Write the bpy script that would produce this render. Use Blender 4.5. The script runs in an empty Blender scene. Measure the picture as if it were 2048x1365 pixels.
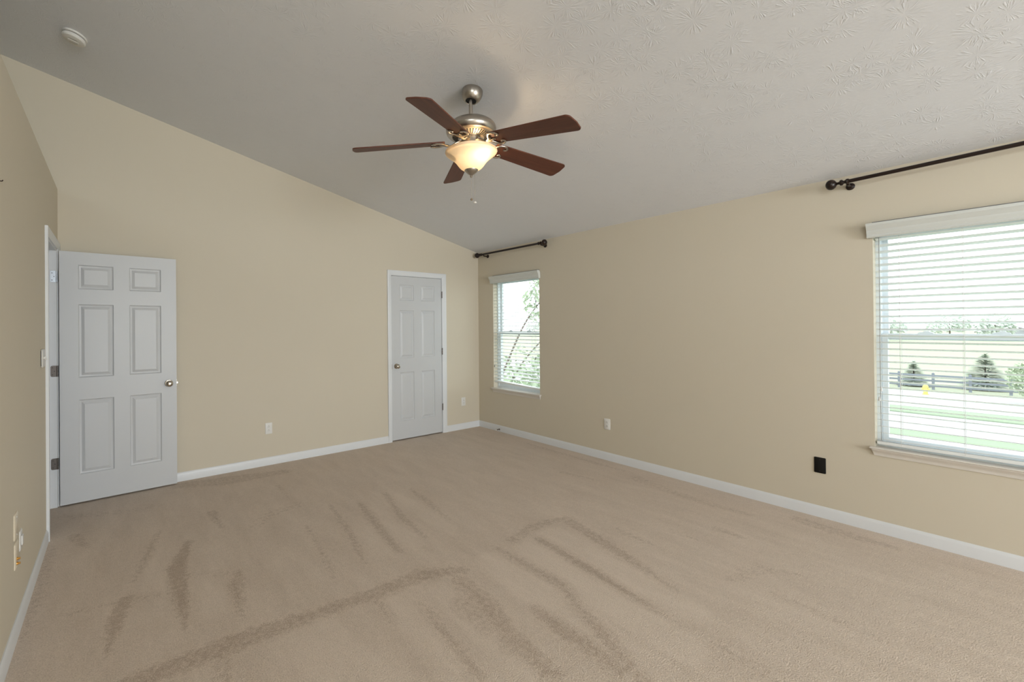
import bpy, bmesh, math, random
from mathutils import Vector, Matrix
random.seed(7)
C = bpy.context.scene.collection
PI = math.pi

# ------------------------------------------------------------------ camera
W_, H_ = 2048, 1365
D, R, L = 4.673, 4.177, 0.386            # back wall y, right wall x, left wall -x
YF = -6.00                               # wall behind the camera
XO = -2.20                               # far side of the ledge / hall on the left
ZR, K = 2.447, 0.22469                   # ceiling height at right wall, slope
ZL = 2.56                                # top of the left partition
def zc(x): return ZR + K * (R - x)

cam = bpy.data.cameras.new('camera'); cam_o = bpy.data.objects.new('camera', cam); C.objects.link(cam_o)
yaw, pitch, roll = 0.62036, 0.0032953, -0.0084013
f_ = Vector((math.sin(yaw)*math.cos(pitch), math.cos(yaw)*math.cos(pitch), math.sin(pitch)))
r_ = Vector((math.cos(yaw), -math.sin(yaw), 0)); u_ = r_.cross(f_)
r2 = r_*math.cos(roll) + u_*math.sin(roll); u2 = -r_*math.sin(roll) + u_*math.cos(roll)
m = Matrix.Identity(4)
for i in range(3):
    m[i][0], m[i][1], m[i][2] = r2[i], u2[i], -f_[i]
m[2][3] = 1.41621
cam_o.matrix_world = m
cam.sensor_width = 36.0; cam.sensor_fit = 'HORIZONTAL'
cam.lens = 879.043 / W_ * 36.0
cam.shift_x = (W_/2 - 860.93) / W_
cam.shift_y = (650.42 - H_/2) / W_
cam.clip_start = 0.02; cam.clip_end = 900
sc = bpy.context.scene
sc.camera = cam_o

# ------------------------------------------------------------------ light and exposure
world = bpy.data.worlds.new('overcast_sky'); sc.world = world; world.use_nodes = True
bg = world.node_tree.nodes['Background']
bg.inputs[0].default_value = (0.95, 0.98, 1.0, 1); bg.inputs[1].default_value = 3.2
sc.view_settings.view_transform = 'Standard'; sc.view_settings.look = 'None'
sc.view_settings.gamma = 1.0; sc.view_settings.exposure = 0.05; sc.view_settings.use_curve_mapping = False
sc.cycles.max_bounces = 10; sc.cycles.diffuse_bounces = 6; sc.cycles.transparent_max_bounces = 24
sc.cycles.sample_clamp_indirect = 6.0; sc.cycles.caustics_reflective = False; sc.cycles.caustics_refractive = False

def area_light(name, loc, rot, sx, sy, watts, col):
    l = bpy.data.lights.new(name, 'AREA'); l.shape = 'RECTANGLE'; l.size = sx; l.size_y = sy
    l.energy = watts; l.color = col
    o = bpy.data.objects.new(name, l); C.objects.link(o); o.location = loc; o.rotation_euler = rot
    return o
# added fill light at an added window in the wall behind the camera
area_light('fill_light_rear', (1.80, YF + 0.03, 1.40), (PI/2, 0, 0), 3.0, 2.1, 262, (0.89, 0.95, 1.0))

# added fill light over the ledge, at an added high window on the left
area_light('fill_light_ledge', (XO + 0.03, -2.90, 3.25), (0, -PI/2, 0), 0.80, 2.7, 75, (0.86, 0.94, 1.0))

def portal(name, loc, sx, sy):
    o = area_light(name, loc, (0, PI/2, 0), sx, sy, 1, (1, 1, 1)); o.data.cycles.is_portal = True
portal('window_1_portal', (R + 0.16, 3.973, 1.30), 1.46, 0.80)
portal('window_2_portal', (R + 0.16, -0.087, 1.30), 1.46, 1.53)

# ------------------------------------------------------------------ mesh helpers
class MB:
    def __init__(s): s.v, s.f, s.sm = [], [], []
    def add(s, vs, fs, smooth=False):
        n = len(s.v); s.v += [tuple(p) for p in vs]
        s.f += [tuple(i + n for i in q) for q in fs]; s.sm += [smooth]*len(fs)
    def box(s, x0, x1, y0, y1, z0, z1, M=None):
        vs = [Vector((x, y, z)) for z in (z0, z1) for y in (y0, y1) for x in (x0, x1)]
        if M is not None: vs = [M @ p for p in vs]
        s.add(vs, [(0,2,3,1),(4,5,7,6),(0,1,5,4),(2,6,7,3),(0,4,6,2),(1,3,7,5)])
    def lathe(s, prof, n=32, M=None, cap0=True, cap1=True):
        vs, fs = [], []
        for (r, z) in prof:
            for k in range(n):
                a = 2*PI*k/n; vs.append(Vector((r*math.cos(a), r*math.sin(a), z)))
        for j in range(len(prof)-1):
            for k in range(n):
                k2 = (k+1) % n; fs.append((j*n+k, j*n+k2, (j+1)*n+k2, (j+1)*n+k))
        if cap0: fs.append(tuple(reversed(range(n))))
        if cap1: fs.append(tuple(range((len(prof)-1)*n, len(prof)*n)))
        if M is not None: vs = [M @ p for p in vs]
        s.add(vs, fs, True)
    def tube(s, pts, rad, n=10, flat=None):
        pts = [Vector(p) for p in pts]
        if not isinstance(rad, (list, tuple)): rad = [rad]*len(pts)
        vs, fs = [], []; prev = None
        for i, p in enumerate(pts):
            t = (pts[min(i+1, len(pts)-1)] - pts[max(i-1, 0)]).normalized()
            if prev is None:
                ref = Vector((0,0,1)) if abs(t.z) < 0.9 else Vector((1,0,0))
                a = t.cross(ref).normalized()
            else:
                a = (prev - t*prev.dot(t)).normalized()
            prev = a; b = t.cross(a)
            for k in range(n):
                w = 2*PI*k/n
                vs.append(p + rad[i]*(a*math.cos(w) + b*math.sin(w)*(flat or 1)))
        for j in range(len(pts)-1):
            for k in range(n):
                k2 = (k+1) % n; fs.append((j*n+k, j*n+k2, (j+1)*n+k2, (j+1)*n+k))
        fs.append(tuple(reversed(range(n)))); fs.append(tuple(range((len(pts)-1)*n, len(pts)*n)))
        s.add(vs, fs, True)
    def prism(s, prof, a, b, M=None, smooth=False):
        """prof: (u,v) outline; swept along +w from a to b ; M maps (u,v,w)"""
        n = len(prof); vs = [Vector((u, v, a)) for u, v in prof] + [Vector((u, v, b)) for u, v in prof]
        if M is not None: vs = [M @ p for p in vs]
        s.add(vs, [tuple(reversed(range(n))), tuple(range(n, 2*n))] + [(i, (i+1) % n, n+(i+1) % n, n+i) for i in range(n)], smooth)
    def build(s, name, mat, parent=None, angle=35, bevel=0, M=None):
        me = bpy.data.meshes.new(name)
        vs = s.v if M is None else [tuple(M @ Vector(p)) for p in s.v]
        me.from_pydata(vs, [], s.f); me.update()
        bm = bmesh.new(); bm.from_mesh(me); bmesh.ops.recalc_face_normals(bm, faces=bm.faces); bm.to_mesh(me); bm.free()
        for p in me.polygons: p.use_smooth = True
        me.set_sharp_from_angle(angle=math.radians(angle))
        me.materials.append(mat)
        o = bpy.data.objects.new(name, me); C.objects.link(o)
        if parent is not None: o.parent = parent
        if bevel:
            b = o.modifiers.new('bevel', 'BEVEL'); b.width = bevel; b.segments = 2; b.limit_method = 'ANGLE'; b.angle_limit = math.radians(40)
        return o

def tag(o, label, cat, group=None, kind=None):
    o['label'] = label; o['category'] = cat
    if group: o['group'] = group
    if kind: o['kind'] = kind
    return o
def thing(name, label, cat, loc=(0,0,0), rotz=0, group=None, kind=None):
    o = bpy.data.objects.new(name, None); o.empty_display_size = 0.1; C.objects.link(o)
    o.location = loc; o.rotation_euler = (0, 0, rotz)
    return tag(o, label, cat, group, kind)
def copy_thing(o, loc, label, rot=None):
    c = o.copy(); C.objects.link(c); c.location = loc; c['label'] = label
    if rot is not None: c.rotation_euler = rot
    for ch in o.children:
        d = ch.copy(); C.objects.link(d); d.parent = c
        for g in ch.children:
            e = g.copy(); C.objects.link(e); e.parent = d
    return c
def basis(o, x, y, z):
    M = Matrix.Identity(4)
    for i in range(3): M[i][0], M[i][1], M[i][2], M[i][3] = x[i], y[i], z[i], o[i]
    return M
XV, YV, ZV = Vector((1,0,0)), Vector((0,1,0)), Vector((0,0,1))

def smooth_path(pts, n=6):
    """Catmull-Rom through pts"""
    P = [Vector(p) for p in pts]; P = [2*P[0]-P[1]] + P + [2*P[-1]-P[-2]]
    out = []
    for i in range(1, len(P)-2):
        for k in range(n):
            t = k/n; a, b, c, d = P[i-1], P[i], P[i+1], P[i+2]
            out.append(0.5*((2*b) + (c-a)*t + (2*a-5*b+4*c-d)*t*t + (-a+3*b-3*c+d)*t**3))
    out.append(P[-2]); return out

# ------------------------------------------------------------------ materials
def mat(name, col, rough=0.5, metal=0.0, spec=0.5, coat=0.0):
    m = bpy.data.materials.new(name); m.use_nodes = True
    b = m.node_tree.nodes['Principled BSDF']
    b.inputs['Base Color'].default_value = (*col, 1); b.inputs['Roughness'].default_value = rough
    b.inputs['Metallic'].default_value = metal; b.inputs['Specular IOR Level'].default_value = spec
    b.inputs['Coat Weight'].default_value = coat
    return m
def nd(m, t, **kw):
    n = m.node_tree.nodes.new(t)
    for k, v in kw.items(): setattr(n, k, v)
    return n
def ln(m, a, b): m.node_tree.links.new(a, b)
def math_(m, op, a, b=None, c=None, clamp=False):
    n = nd(m, 'ShaderNodeMath', operation=op, use_clamp=clamp)
    for i, q in enumerate((a, b, c)):
        if q is None: continue
        if isinstance(q, (int, float)): n.inputs[i].default_value = q
        else: ln(m, q, n.inputs[i])
    return n.outputs[0]
def noise(m, vec, scale, detail=2, rough=0.5):
    n = nd(m, 'ShaderNodeTexNoise'); n.inputs['Scale'].default_value = scale
    n.inputs['Detail'].default_value = detail; n.inputs['Roughness'].default_value = rough
    if vec is not None: ln(m, vec, n.inputs['Vector'])
    return n.outputs[0]
def mixcol(m, fac, a, b):
    n = nd(m, 'ShaderNodeMix', data_type='RGBA')
    if isinstance(fac, (int, float)): n.inputs[0].default_value = fac
    else: ln(m, fac, n.inputs[0])
    for i, q in ((6, a), (7, b)):
        if isinstance(q, tuple): n.inputs[i].default_value = (*q, 1)
        else: ln(m, q, n.inputs[i])
    return n.outputs[2]
def bump(m, h, strength, dist=0.01):
    n = nd(m, 'ShaderNodeBump'); n.inputs['Strength'].default_value = strength; n.inputs['Distance'].default_value = dist
    ln(m, h, n.inputs['Height']); ln(m, n.outputs[0], bsdf(m).inputs['Normal'])
def bsdf(m): return m.node_tree.nodes['Principled BSDF']
def objco(m): return nd(m, 'ShaderNodeTexCoord').outputs['Object']
def mapped(m, vec, scale):
    n = nd(m, 'ShaderNodeMapping'); n.inputs['Scale'].default_value = scale; ln(m, vec, n.inputs['Vector']); return n.outputs[0]

# painted drywall, faint roller stipple
def wall_mat():
    m = mat('cream_wall_paint', (0.63, 0.575, 0.465), 0.62, spec=0.3)
    co = objco(m); n1 = noise(m, co, 120, 2); n2 = noise(m, co, 1.3, 3)
    ln(m, mixcol(m, n2, (0.622, 0.566, 0.456), (0.638, 0.582, 0.472)), bsdf(m).inputs['Base Color'])
    bump(m, n1, 0.08, 0.002); return m
def ceiling_mat():
    m = mat('stomped_ceiling_plaster', (0.755, 0.775, 0.81), 0.8, spec=0.2)
    co = objco(m)
    def rosette(scale, off):
        ad = nd(m, 'ShaderNodeVectorMath', operation='ADD'); ln(m, co, ad.inputs[0]); ad.inputs[1].default_value = off
        fl = nd(m, 'ShaderNodeVectorMath', operation='MULTIPLY'); ln(m, ad.outputs[0], fl.inputs[0]); fl.inputs[1].default_value = (scale, scale, 0)
        vo = nd(m, 'ShaderNodeTexVoronoi', voronoi_dimensions='2D'); vo.inputs['Scale'].default_value = 1.0
        ln(m, fl.outputs[0], vo.inputs['Vector'])
        df = nd(m, 'ShaderNodeVectorMath', operation='SUBTRACT'); ln(m, fl.outputs[0], df.inputs[0]); ln(m, vo.outputs['Position'], df.inputs[1])
        sp = nd(m, 'ShaderNodeSeparateXYZ'); ln(m, df.outputs[0], sp.inputs[0])
        ang = math_(m, 'ARCTAN2', sp.outputs[1], sp.outputs[0])
        d = vo.outputs['Distance']
        cb = nd(m, 'ShaderNodeCombineXYZ'); ln(m, math_(m, 'MULTIPLY', ang, 7.0), cb.inputs[0]); ln(m, math_(m, 'MULTIPLY', d, 3.0), cb.inputs[1])
        sr = nd(m, 'ShaderNodeSeparateColor'); ln(m, vo.outputs['Color'], sr.inputs[0])
        ln(m, math_(m, 'MULTIPLY', sr.outputs[0], 40.0), cb.inputs[2])
        st = noise(m, cb.outputs[0], 1.0, 2)
        st = math_(m, 'MULTIPLY', math_(m, 'SUBTRACT', st, 0.5), 5.0, clamp=True)
        mask = math_(m, 'SUBTRACT', 1.0, math_(m, 'MULTIPLY', math_(m, 'ABSOLUTE', math_(m, 'SUBTRACT', d, 0.3)), 3.6), clamp=True)
        pick = math_(m, 'GREATER_THAN', sr.outputs[1], 0.35)
        return math_(m, 'MULTIPLY', math_(m, 'MULTIPLY', st, mask), pick)
    h = math_(m, 'ADD', rosette(6.0, (0.3, 0.1, 0)), rosette(7.5, (3.3, 5.1, 0)))
    h = math_(m, 'ADD', h, math_(m, 'MULTIPLY', noise(m, co, 60, 3), 0.25))
    bump(m, h, 0.36, 0.006); return m
def carpet_mat():
    m = mat('beige_cut_pile_carpet', (0.45, 0.35, 0.26), 0.95, spec=0.1)
    b = bsdf(m); b.inputs['Sheen Weight'].default_value = 0.15; b.inputs['Sheen Roughness'].default_value = 0.5
    co = objco(m)
    at = nd(m, 'ShaderNodeAttribute', attribute_name='nap').outputs['Fac']
    n1 = noise(m, co, 170, 2, 0.6)               # tufts
    n2 = noise(m, co, 38, 3, 0.6)                # clumps
    n3 = noise(m, mapped(m, co, (5.0, 1.3, 1)), 1.6, 4, 0.65)   # vacuum streaks along the room
    dark = math_(m, 'MAXIMUM', at, 0.0)
    fray = math_(m, 'ADD', math_(m, 'MULTIPLY', math_(m, 'SUBTRACT', n2, 0.5), 1.5), math_(m, 'MULTIPLY', math_(m, 'SUBTRACT', n1, 0.5), 0.9))
    nap = math_(m, 'MULTIPLY', math_(m, 'SUBTRACT', math_(m, 'ADD', dark, fray), 0.20), 1.35, clamp=True)
    nap = math_(m, 'MULTIPLY', nap, math_(m, 'MULTIPLY', dark, 6.0, clamp=True))
    nap = math_(m, 'ADD', nap, math_(m, 'MULTIPLY', math_(m, 'MINIMUM', at, 0.0), math_(m, 'ADD', 0.4, math_(m, 'MULTIPLY', n2, 0.6))))
    t = math_(m, 'ADD', math_(m, 'MULTIPLY', nap, 0.50), math_(m, 'MULTIPLY', math_(m, 'SUBTRACT', n3, 0.5), 0.65))
    t = math_(m, 'ADD', t, math_(m, 'MULTIPLY', math_(m, 'SUBTRACT', n2, 0.5), 0.45))
    t = math_(m, 'ADD', t, math_(m, 'MULTIPLY', math_(m, 'SUBTRACT', n1, 0.5), 1.7))
    t = math_(m, 'ADD', t, 0.30, clamp=True)
    ln(m, mixcol(m, t, (0.695, 0.585, 0.485), (0.400, 0.312, 0.238)), b.inputs['Base Color'])
    bump(m, math_(m, 'ADD', n1, math_(m, 'MULTIPLY', n2, 0.6)), 0.55, 0.008); return m
def wood_mat():
    m = mat('dark_walnut_blade', (0.10, 0.04, 0.025), 0.5, spec=0.35, coat=0.0)
    co = objco(m); n = noise(m, mapped(m, co, (3, 45, 45)), 1.0, 5, 0.65)
    ln(m, mixcol(m, n, (0.040, 0.012, 0.008), (0.185, 0.062, 0.033)), bsdf(m).inputs['Base Color'])
    return m
def nickel_mat():
    m = mat('brushed_nickel', (0.44, 0.40, 0.35), 0.30, 1.0)
    co = objco(m); n = noise(m, mapped(m, co, (2, 2, 260)), 1.0, 2)
    mr = nd(m, 'ShaderNodeMapRange'); mr.inputs[3].default_value = 0.22; mr.inputs[4].default_value = 0.40
    ln(m, n, mr.inputs[0]); ln(m, mr.outputs[0], bsdf(m).inputs['Roughness']); return m
def glass_mat():
    m = bpy.data.materials.new('window_glass'); m.use_nodes = True; nt = m.node_tree; nt.nodes.clear()
    tr = nd(m, 'ShaderNodeBsdfTransparent'); tr.inputs[0].default_value = (0.93, 0.96, 0.96, 1)
    gl = nd(m, 'ShaderNodeBsdfGlossy'); gl.inputs['Roughness'].default_value = 0.02
    mx = nd(m, 'ShaderNodeMixShader'); mx.inputs[0].default_value = 0.05
    ln(m, tr.outputs[0], mx.inputs[1]); ln(m, gl.outputs[0], mx.inputs[2])
    out = nd(m, 'ShaderNodeOutputMaterial'); ln(m, mx.outputs[0], out.inputs[0]); return m
def bowl_mat():
    m = bpy.data.materials.new('alabaster_glass'); m.use_nodes = True; nt = m.node_tree; nt.nodes.clear()
    co = objco(m); n = noise(m, co, 14, 4, 0.6)
    col = mixcol(m, n, (0.90, 0.76, 0.55), (0.94, 0.84, 0.68))
    tl = nd(m, 'ShaderNodeBsdfTranslucent'); ln(m, col, tl.inputs[0])
    df = nd(m, 'ShaderNodeBsdfDiffuse'); ln(m, col, df.inputs[0])
    gl = nd(m, 'ShaderNodeBsdfGlossy'); gl.inputs['Roughness'].default_value = 0.25
    m1 = nd(m, 'ShaderNodeMixShader'); m1.inputs[0].default_value = 0.74
    ln(m, tl.outputs[0], m1.inputs[1]); ln(m, df.outputs[0], m1.inputs[2])
    m2 = nd(m, 'ShaderNodeMixShader'); m2.inputs[0].default_value = 0.05
    ln(m, m1.outputs[0], m2.inputs[1]); ln(m, gl.outputs[0], m2.inputs[2])
    out = nd(m, 'ShaderNodeOutputMaterial'); ln(m, m2.outputs[0], out.inputs[0]); return m
def varied(name, a, b, scale, rough=0.9, bs=0):
    m = mat(name, a, rough, spec=0.2); co = objco(m); n = noise(m, co, scale, 5, 0.65)
    ln(m, mixcol(m, n, a, b), bsdf(m).inputs['Base Color'])
    if bs: bump(m, n, bs, 0.05)
    return m

M_wall, M_ceil, M_carpet = wall_mat(), ceiling_mat(), carpet_mat()
M_trim = mat('white_semigloss_trim', (0.73, 0.75, 0.77), 0.35)
M_door = mat('white_door_paint', (0.58, 0.595, 0.61), 0.40)
M_stool = mat('offwhite_sill_paint', (0.70, 0.66, 0.60), 0.40)
M_vinyl = mat('white_window_vinyl', (0.78, 0.83, 0.87), 0.35)
M_slat = mat('white_faux_wood_slat', (0.82, 0.845, 0.84), 0.40)
M_valance = mat('ivory_blind_valance', (0.64, 0.66, 0.63), 0.40)
M_plate = mat('white_plastic_plate', (0.76, 0.75, 0.72), 0.30)
M_almond = mat('almond_plastic_plate', (0.74, 0.66, 0.52), 0.35)
M_slot = mat('dark_slot', (0.02, 0.02, 0.02), 0.6)
M_black = mat('black_plastic', (0.006, 0.005, 0.004), 0.6, 0.0, 0.2)
M_bronze = mat('oil_rubbed_bronze', (0.014, 0.006, 0.004), 0.30, 0.0, spec=0.4)
M_nickel, M_wood = nickel_mat(), wood_mat()
M_satin = mat('satin_nickel', (0.50, 0.45, 0.38), 0.22, 1.0)
M_steel = mat('bright_steel_hinge', (0.55, 0.58, 0.62), 0.35, 1.0)
M_darkhinge = mat('aged_dark_hinge', (0.16, 0.14, 0.125), 0.45, 0.8)
M_brass = mat('gold_connector', (0.85, 0.52, 0.16), 0.25, 1.0)
M_glass, M_bowl = glass_mat(), bowl_mat()
M_cord = mat('white_cord', (0.70, 0.70, 0.68), 0.7)
M_dcord = mat('grey_cord', (0.20, 0.20, 0.21), 0.7)
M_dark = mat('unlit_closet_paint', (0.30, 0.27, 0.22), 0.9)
M_smoke = mat('smoke_detector_plastic', (0.72, 0.71, 0.68), 0.4)
M_smokedark = mat('smoke_detector_vent', (0.25, 0.24, 0.22), 0.6)

# ------------------------------------------------------------------ room shell
def wall_grid(name, a0, a1, z0, z1, holes, mk, m, label):
    """wall with thickness; mk(a, z, side) -> point; side 0 = room face, 1 = outer face"""
    As = sorted({a0, a1, *[h[0] for h in holes], *[h[1] for h in holes]})
    Zs = sorted({z0, z1, *[h[2] for h in holes], *[h[3] for h in holes]})
    solid = lambda i, j: 0 <= i < len(As)-1 and 0 <= j < len(Zs)-1 and not any(
        h[0] <= (As[i]+As[i+1])/2 <= h[1] and h[2] <= (Zs[j]+Zs[j+1])/2 <= h[3] for h in holes)
    b = MB()
    for i in range(len(As)-1):
        for j in range(len(Zs)-1):
            if not solid(i, j): continue
            p = lambda a, z, s: mk(As[i+a], Zs[j+z], s)
            q = [(0,1,2,3)]
            b.add([p(0,0,0), p(1,0,0), p(1,1,0), p(0,1,0)], q); b.add([p(0,0,1), p(1,0,1), p(1,1,1), p(0,1,1)], q)
            if not solid(i-1, j): b.add([p(0,0,0), p(0,1,0), p(0,1,1), p(0,0,1)], q)
            if not solid(i+1, j): b.add([p(1,0,0), p(1,1,0), p(1,1,1), p(1,0,1)], q)
            if not solid(i, j-1): b.add([p(0,0,0), p(1,0,0), p(1,0,1), p(0,0,1)], q)
            if not solid(i, j+1): b.add([p(0,1,0), p(1,1,0), p(1,1,1), p(0,1,1)], q)
    me = bpy.data.meshes.new(name); me.from_pydata(b.v, [], b.f)
    bm = bmesh.new(); bm.from_mesh(me); bmesh.ops.remove_doubles(bm, verts=bm.verts, dist=1e-5)
    bmesh.ops.recalc_face_normals(bm, faces=bm.faces); bm.to_mesh(me); bm.free()
    me.materials.append(m); o = bpy.data.objects.new(name, me); C.objects.link(o)
    return tag(o, label, 'wall', kind='structure')

W1 = (3.571, 4.375, 0.565, 2.045)      # y0,y1,z0,z1 of the far window opening
W2 = (-0.852, 0.678, 0.565, 2.045)     # wide near window opening
W3 = (0.25, 3.35, 0.30, 2.50)          # opening added behind the camera for the fill light (x0,x1)
DX0, DX1, DZ = 2.753, 3.518, 2.045     # closet door slab
HY0, HY1 = 3.927, 4.594                # hall doorway along the left wall

wall_grid('wall_right', YF, D, -0.0, ZR, [W1, W2], lambda a, z, s: Vector((R + 0.16*s, a, z)), M_wall,
          'long cream painted wall with the two windows')
def back_pt(a, z, s):
    return Vector((a, D + 0.12*s, min(z, zc(a) + 0.03) if z > 3 else z))
wall_grid('wall_back', XO, R + 0.16, 0, 4.0, [(DX0-0.02, DX1+0.02, 0, DZ+0.02)] , back_pt, M_wall,
          'cream painted gable wall with the closet door')
wall_grid('wall_front', XO, R + 0.16, 0, 4.0, [W3], lambda a, z, s: Vector((a, YF - 0.12*s, min(z, zc(a) + 0.03) if z > 3 else z)), M_wall,
          'cream painted wall behind the camera')
wall_grid('wall_left', YF, D, 0, ZL, [(HY0, HY1, 0, 2.062)], lambda a, z, s: Vector((-L - 0.115*s, a, z)), M_wall,
          'cream painted partition with open ledge on top beside the hall doorway')
W4 = (-4.30, -1.50, 2.83, 3.67)  # opening added beyond the ledge for the second fill light
wall_grid('wall_hall', YF, D, 0, 4.0, [W4], lambda a, z, s: Vector((XO - 0.12*s, a, z)), M_wall, 'cream wall beyond the hall and ledge')
b = MB(); b.box(XO, -L-0.115, YF, D, ZL-0.12, ZL); tag(b.build('ledge_ceiling', M_wall), 'painted plant ledge above the hall on the left', 'ledge', kind='structure')
# closet behind the far door
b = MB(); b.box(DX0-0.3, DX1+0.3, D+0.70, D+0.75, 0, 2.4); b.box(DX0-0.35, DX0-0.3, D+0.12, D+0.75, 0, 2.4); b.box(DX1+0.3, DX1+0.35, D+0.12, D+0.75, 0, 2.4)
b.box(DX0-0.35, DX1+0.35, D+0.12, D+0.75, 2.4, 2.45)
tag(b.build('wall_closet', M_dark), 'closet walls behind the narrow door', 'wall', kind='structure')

# sloped ceiling
b = MB(); p = lambda x, y, t: (x, y, zc(x) + t)
x0, x1, y0, y1 = XO-0.12, R+0.16, YF-0.12, D+0.12
b.add([p(x0,y0,0), p(x1,y0,0), p(x1,y1,0), p(x0,y1,0), p(x0,y0,.1), p(x1,y0,.1), p(x1,y1,.1), p(x0,y1,.1)],
      [(0,1,2,3),(4,5,6,7),(0,1,5,4),(1,2,6,5),(2,3,7,6),(3,0,4,7)])
tag(b.build('ceiling', M_ceil), 'sloped white stomp-textured ceiling', 'ceiling', kind='structure')

# carpet: fine grid that carries the nap direction left by the vacuum
STROKES = [
(0.8,[(0.23,3.61,0.022),(0.17,3.35,0.041),(0.07,2.97,0.009)]),
(1,[(0.38,3.31,0.042),(0.28,2.99,0.094),(0.27,2.68,0.068),(0.26,2.37,0.008)]),
(0.7,[(0.58,2.74,0.028),(0.53,2.61,0.079),(0.51,2.43,0.05),(0.49,2.28,0.008)]),
(1,[(0.03,2.81,0.059),(-0.01,2.64,0.07),(-0.04,2.37,0.007)]),
(0.6,[(-0.25,2.85,0.016),(0.03,2.8,0.025),(0.25,2.73,0.017)]),
(0.5,[(0.31,2.89,0.018),(0.42,2.81,0.023),(0.58,2.73,0.028)]),
(0.6,[(0.59,3.74,0.074),(0.6,3.42,0.034)]),
(0.6,[(-0.24,3.88,0.077),(-0.17,3.64,0.042)]),
(0.4,[(-0.36,3.78,0.083),(-0.35,3.19,0.061),(-0.36,2.73,0.037)]),
(0.75,[(0.04,2.14,0.096),(0.25,2.13,0.116),(0.49,2.13,0.132),(0.78,2.11,0.079),(1.11,2.08,0.093),(1.4,2.08,0.118),(1.63,1.98,0.074)]),
(0.6,[(2.12,2.06,0.074),(2.4,2.11,0.09),(2.7,2.06,0.047)]),
(0.5,[(0.36,2.09,0.069),(0.34,1.92,0.077)]),
(0.5,[(1.09,2.05,0.059),(1.06,1.84,0.015)]),
(0.6,[(1.27,1.87,0.025),(1.22,1.59,0.051),(1.19,1.34,0.058)]),
(0.6,[(1.55,1.91,0.098),(1.53,1.66,0.122),(1.43,1.38,0.092)]),
(0.4,[(1.43,1.73,0.098),(1.41,1.52,0.075)]),
(0.9,[(2.27,1.96,0.053),(2.22,1.51,0.064),(2.16,1.09,0.016)]),
(0.7,[(2.66,2.04,0.105),(2.54,1.55,0.09),(2.42,1.16,0.017)]),
(0.65,[(1.97,2.05,0.041),(1.97,1.55,0.061),(1.69,0.94,0.051)]),
(0.7,[(1.69,1.49,0.056),(1.68,1.28,0.095),(1.67,1.03,0.079)]),
(0.7,[(1.48,1.51,0.076),(1.43,1.18,0.098)]),
(0.4,[(2.82,1.72,0.077),(2.8,1.48,0.031)]),
(0.8,[(1.58,3.21,0.039),(1.52,2.84,0.07),(1.44,2.37,0.03)]),
(0.7,[(1.85,3.27,0.041),(1.72,2.79,0.059),(1.68,2.43,0.027)]),
(0.6,[(1.37,3.31,0.032),(1.31,2.85,0.05),(1.2,2.38,0.024)]),
(0.5,[(1.1,3.07,0.029),(1.03,2.56,0.039),(0.99,2.33,0.013)]),
(0.5,[(2.08,3.21,0.042),(2.02,2.85,0.064),(1.98,2.55,0.023)]),
(0.55,[(0.46,4.54,0.144),(0.81,4.43,0.252),(1.34,4.36,0.126)]),
(0.5,[(1.17,4.01,0.043),(1.16,3.65,0.02)]),
(0.3,[(0.76,3.26,0.079),(0.98,3.45,0.111),(1.19,3.47,0.064)]),
(0.5,[(4.01,3.63,0.048),(3.99,2.95,0.069),(4.0,2.38,0.031)]),
(0.5,[(3.49,2.72,0.062),(3.56,2.37,0.029)]),
(0.35,[(3.89,2.2,0.147),(3.78,1.6,0.089),(3.81,1.29,0.047)]),
(0.6,[(3.37,1.32,0.077),(3.37,1.18,0.042)]),
(0.3,[(3.11,1.51,0.044),(3.07,1.24,0.02)]),
(0.55,[(4.0,1.04,0.115),(3.96,0.83,0.141),(3.97,0.57,0.071)]),
(0.35,[(2.75,1.03,0.071),(3.02,0.96,0.11),(3.12,0.82,0.045)]),
(0.3,[(2.79,0.83,0.05),(2.79,0.59,0.069),(2.75,0.42,0.028)]),
(0.35,[(2.15,0.85,0.064),(2.14,0.69,0.079)]),
(0.3,[(2.16,1.03,0.038),(2.18,0.89,0.022)]),
(-0.4,[(1.18,1.98,0.16),(1.12,1.15,0.24)]),
(-0.4,[(1.42,1.90,0.14),(1.36,1.05,0.20)]),
(-0.45,[(1.84,1.95,0.18),(1.76,0.95,0.24)]),
(-0.45,[(2.12,1.95,0.14),(2.02,0.95,0.22)]),
(-0.4,[(2.42,1.98,0.18),(2.30,1.05,0.20)]),
(-0.3,[(0.70,1.98,0.30),(0.74,1.50,0.40)]),
(-0.25,[(1.65,3.10,0.10),(1.58,2.40,0.12)]),
(-0.25,[(1.46,3.05,0.10),(1.38,2.40,0.12)]),
(-0.25,[(1.92,3.15,0.12),(1.86,2.40,0.14)]),
(-0.2,[(0.12,2.60,0.14),(0.22,3.30,0.12)]),
(-0.2,[(0.40,2.45,0.14),(0.47,3.10,0.12)]),
(0.3,[(-0.35,4.33,0.097),(0.05,4.15,0.099),(0.28,4.15,0.077)]),
]
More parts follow.
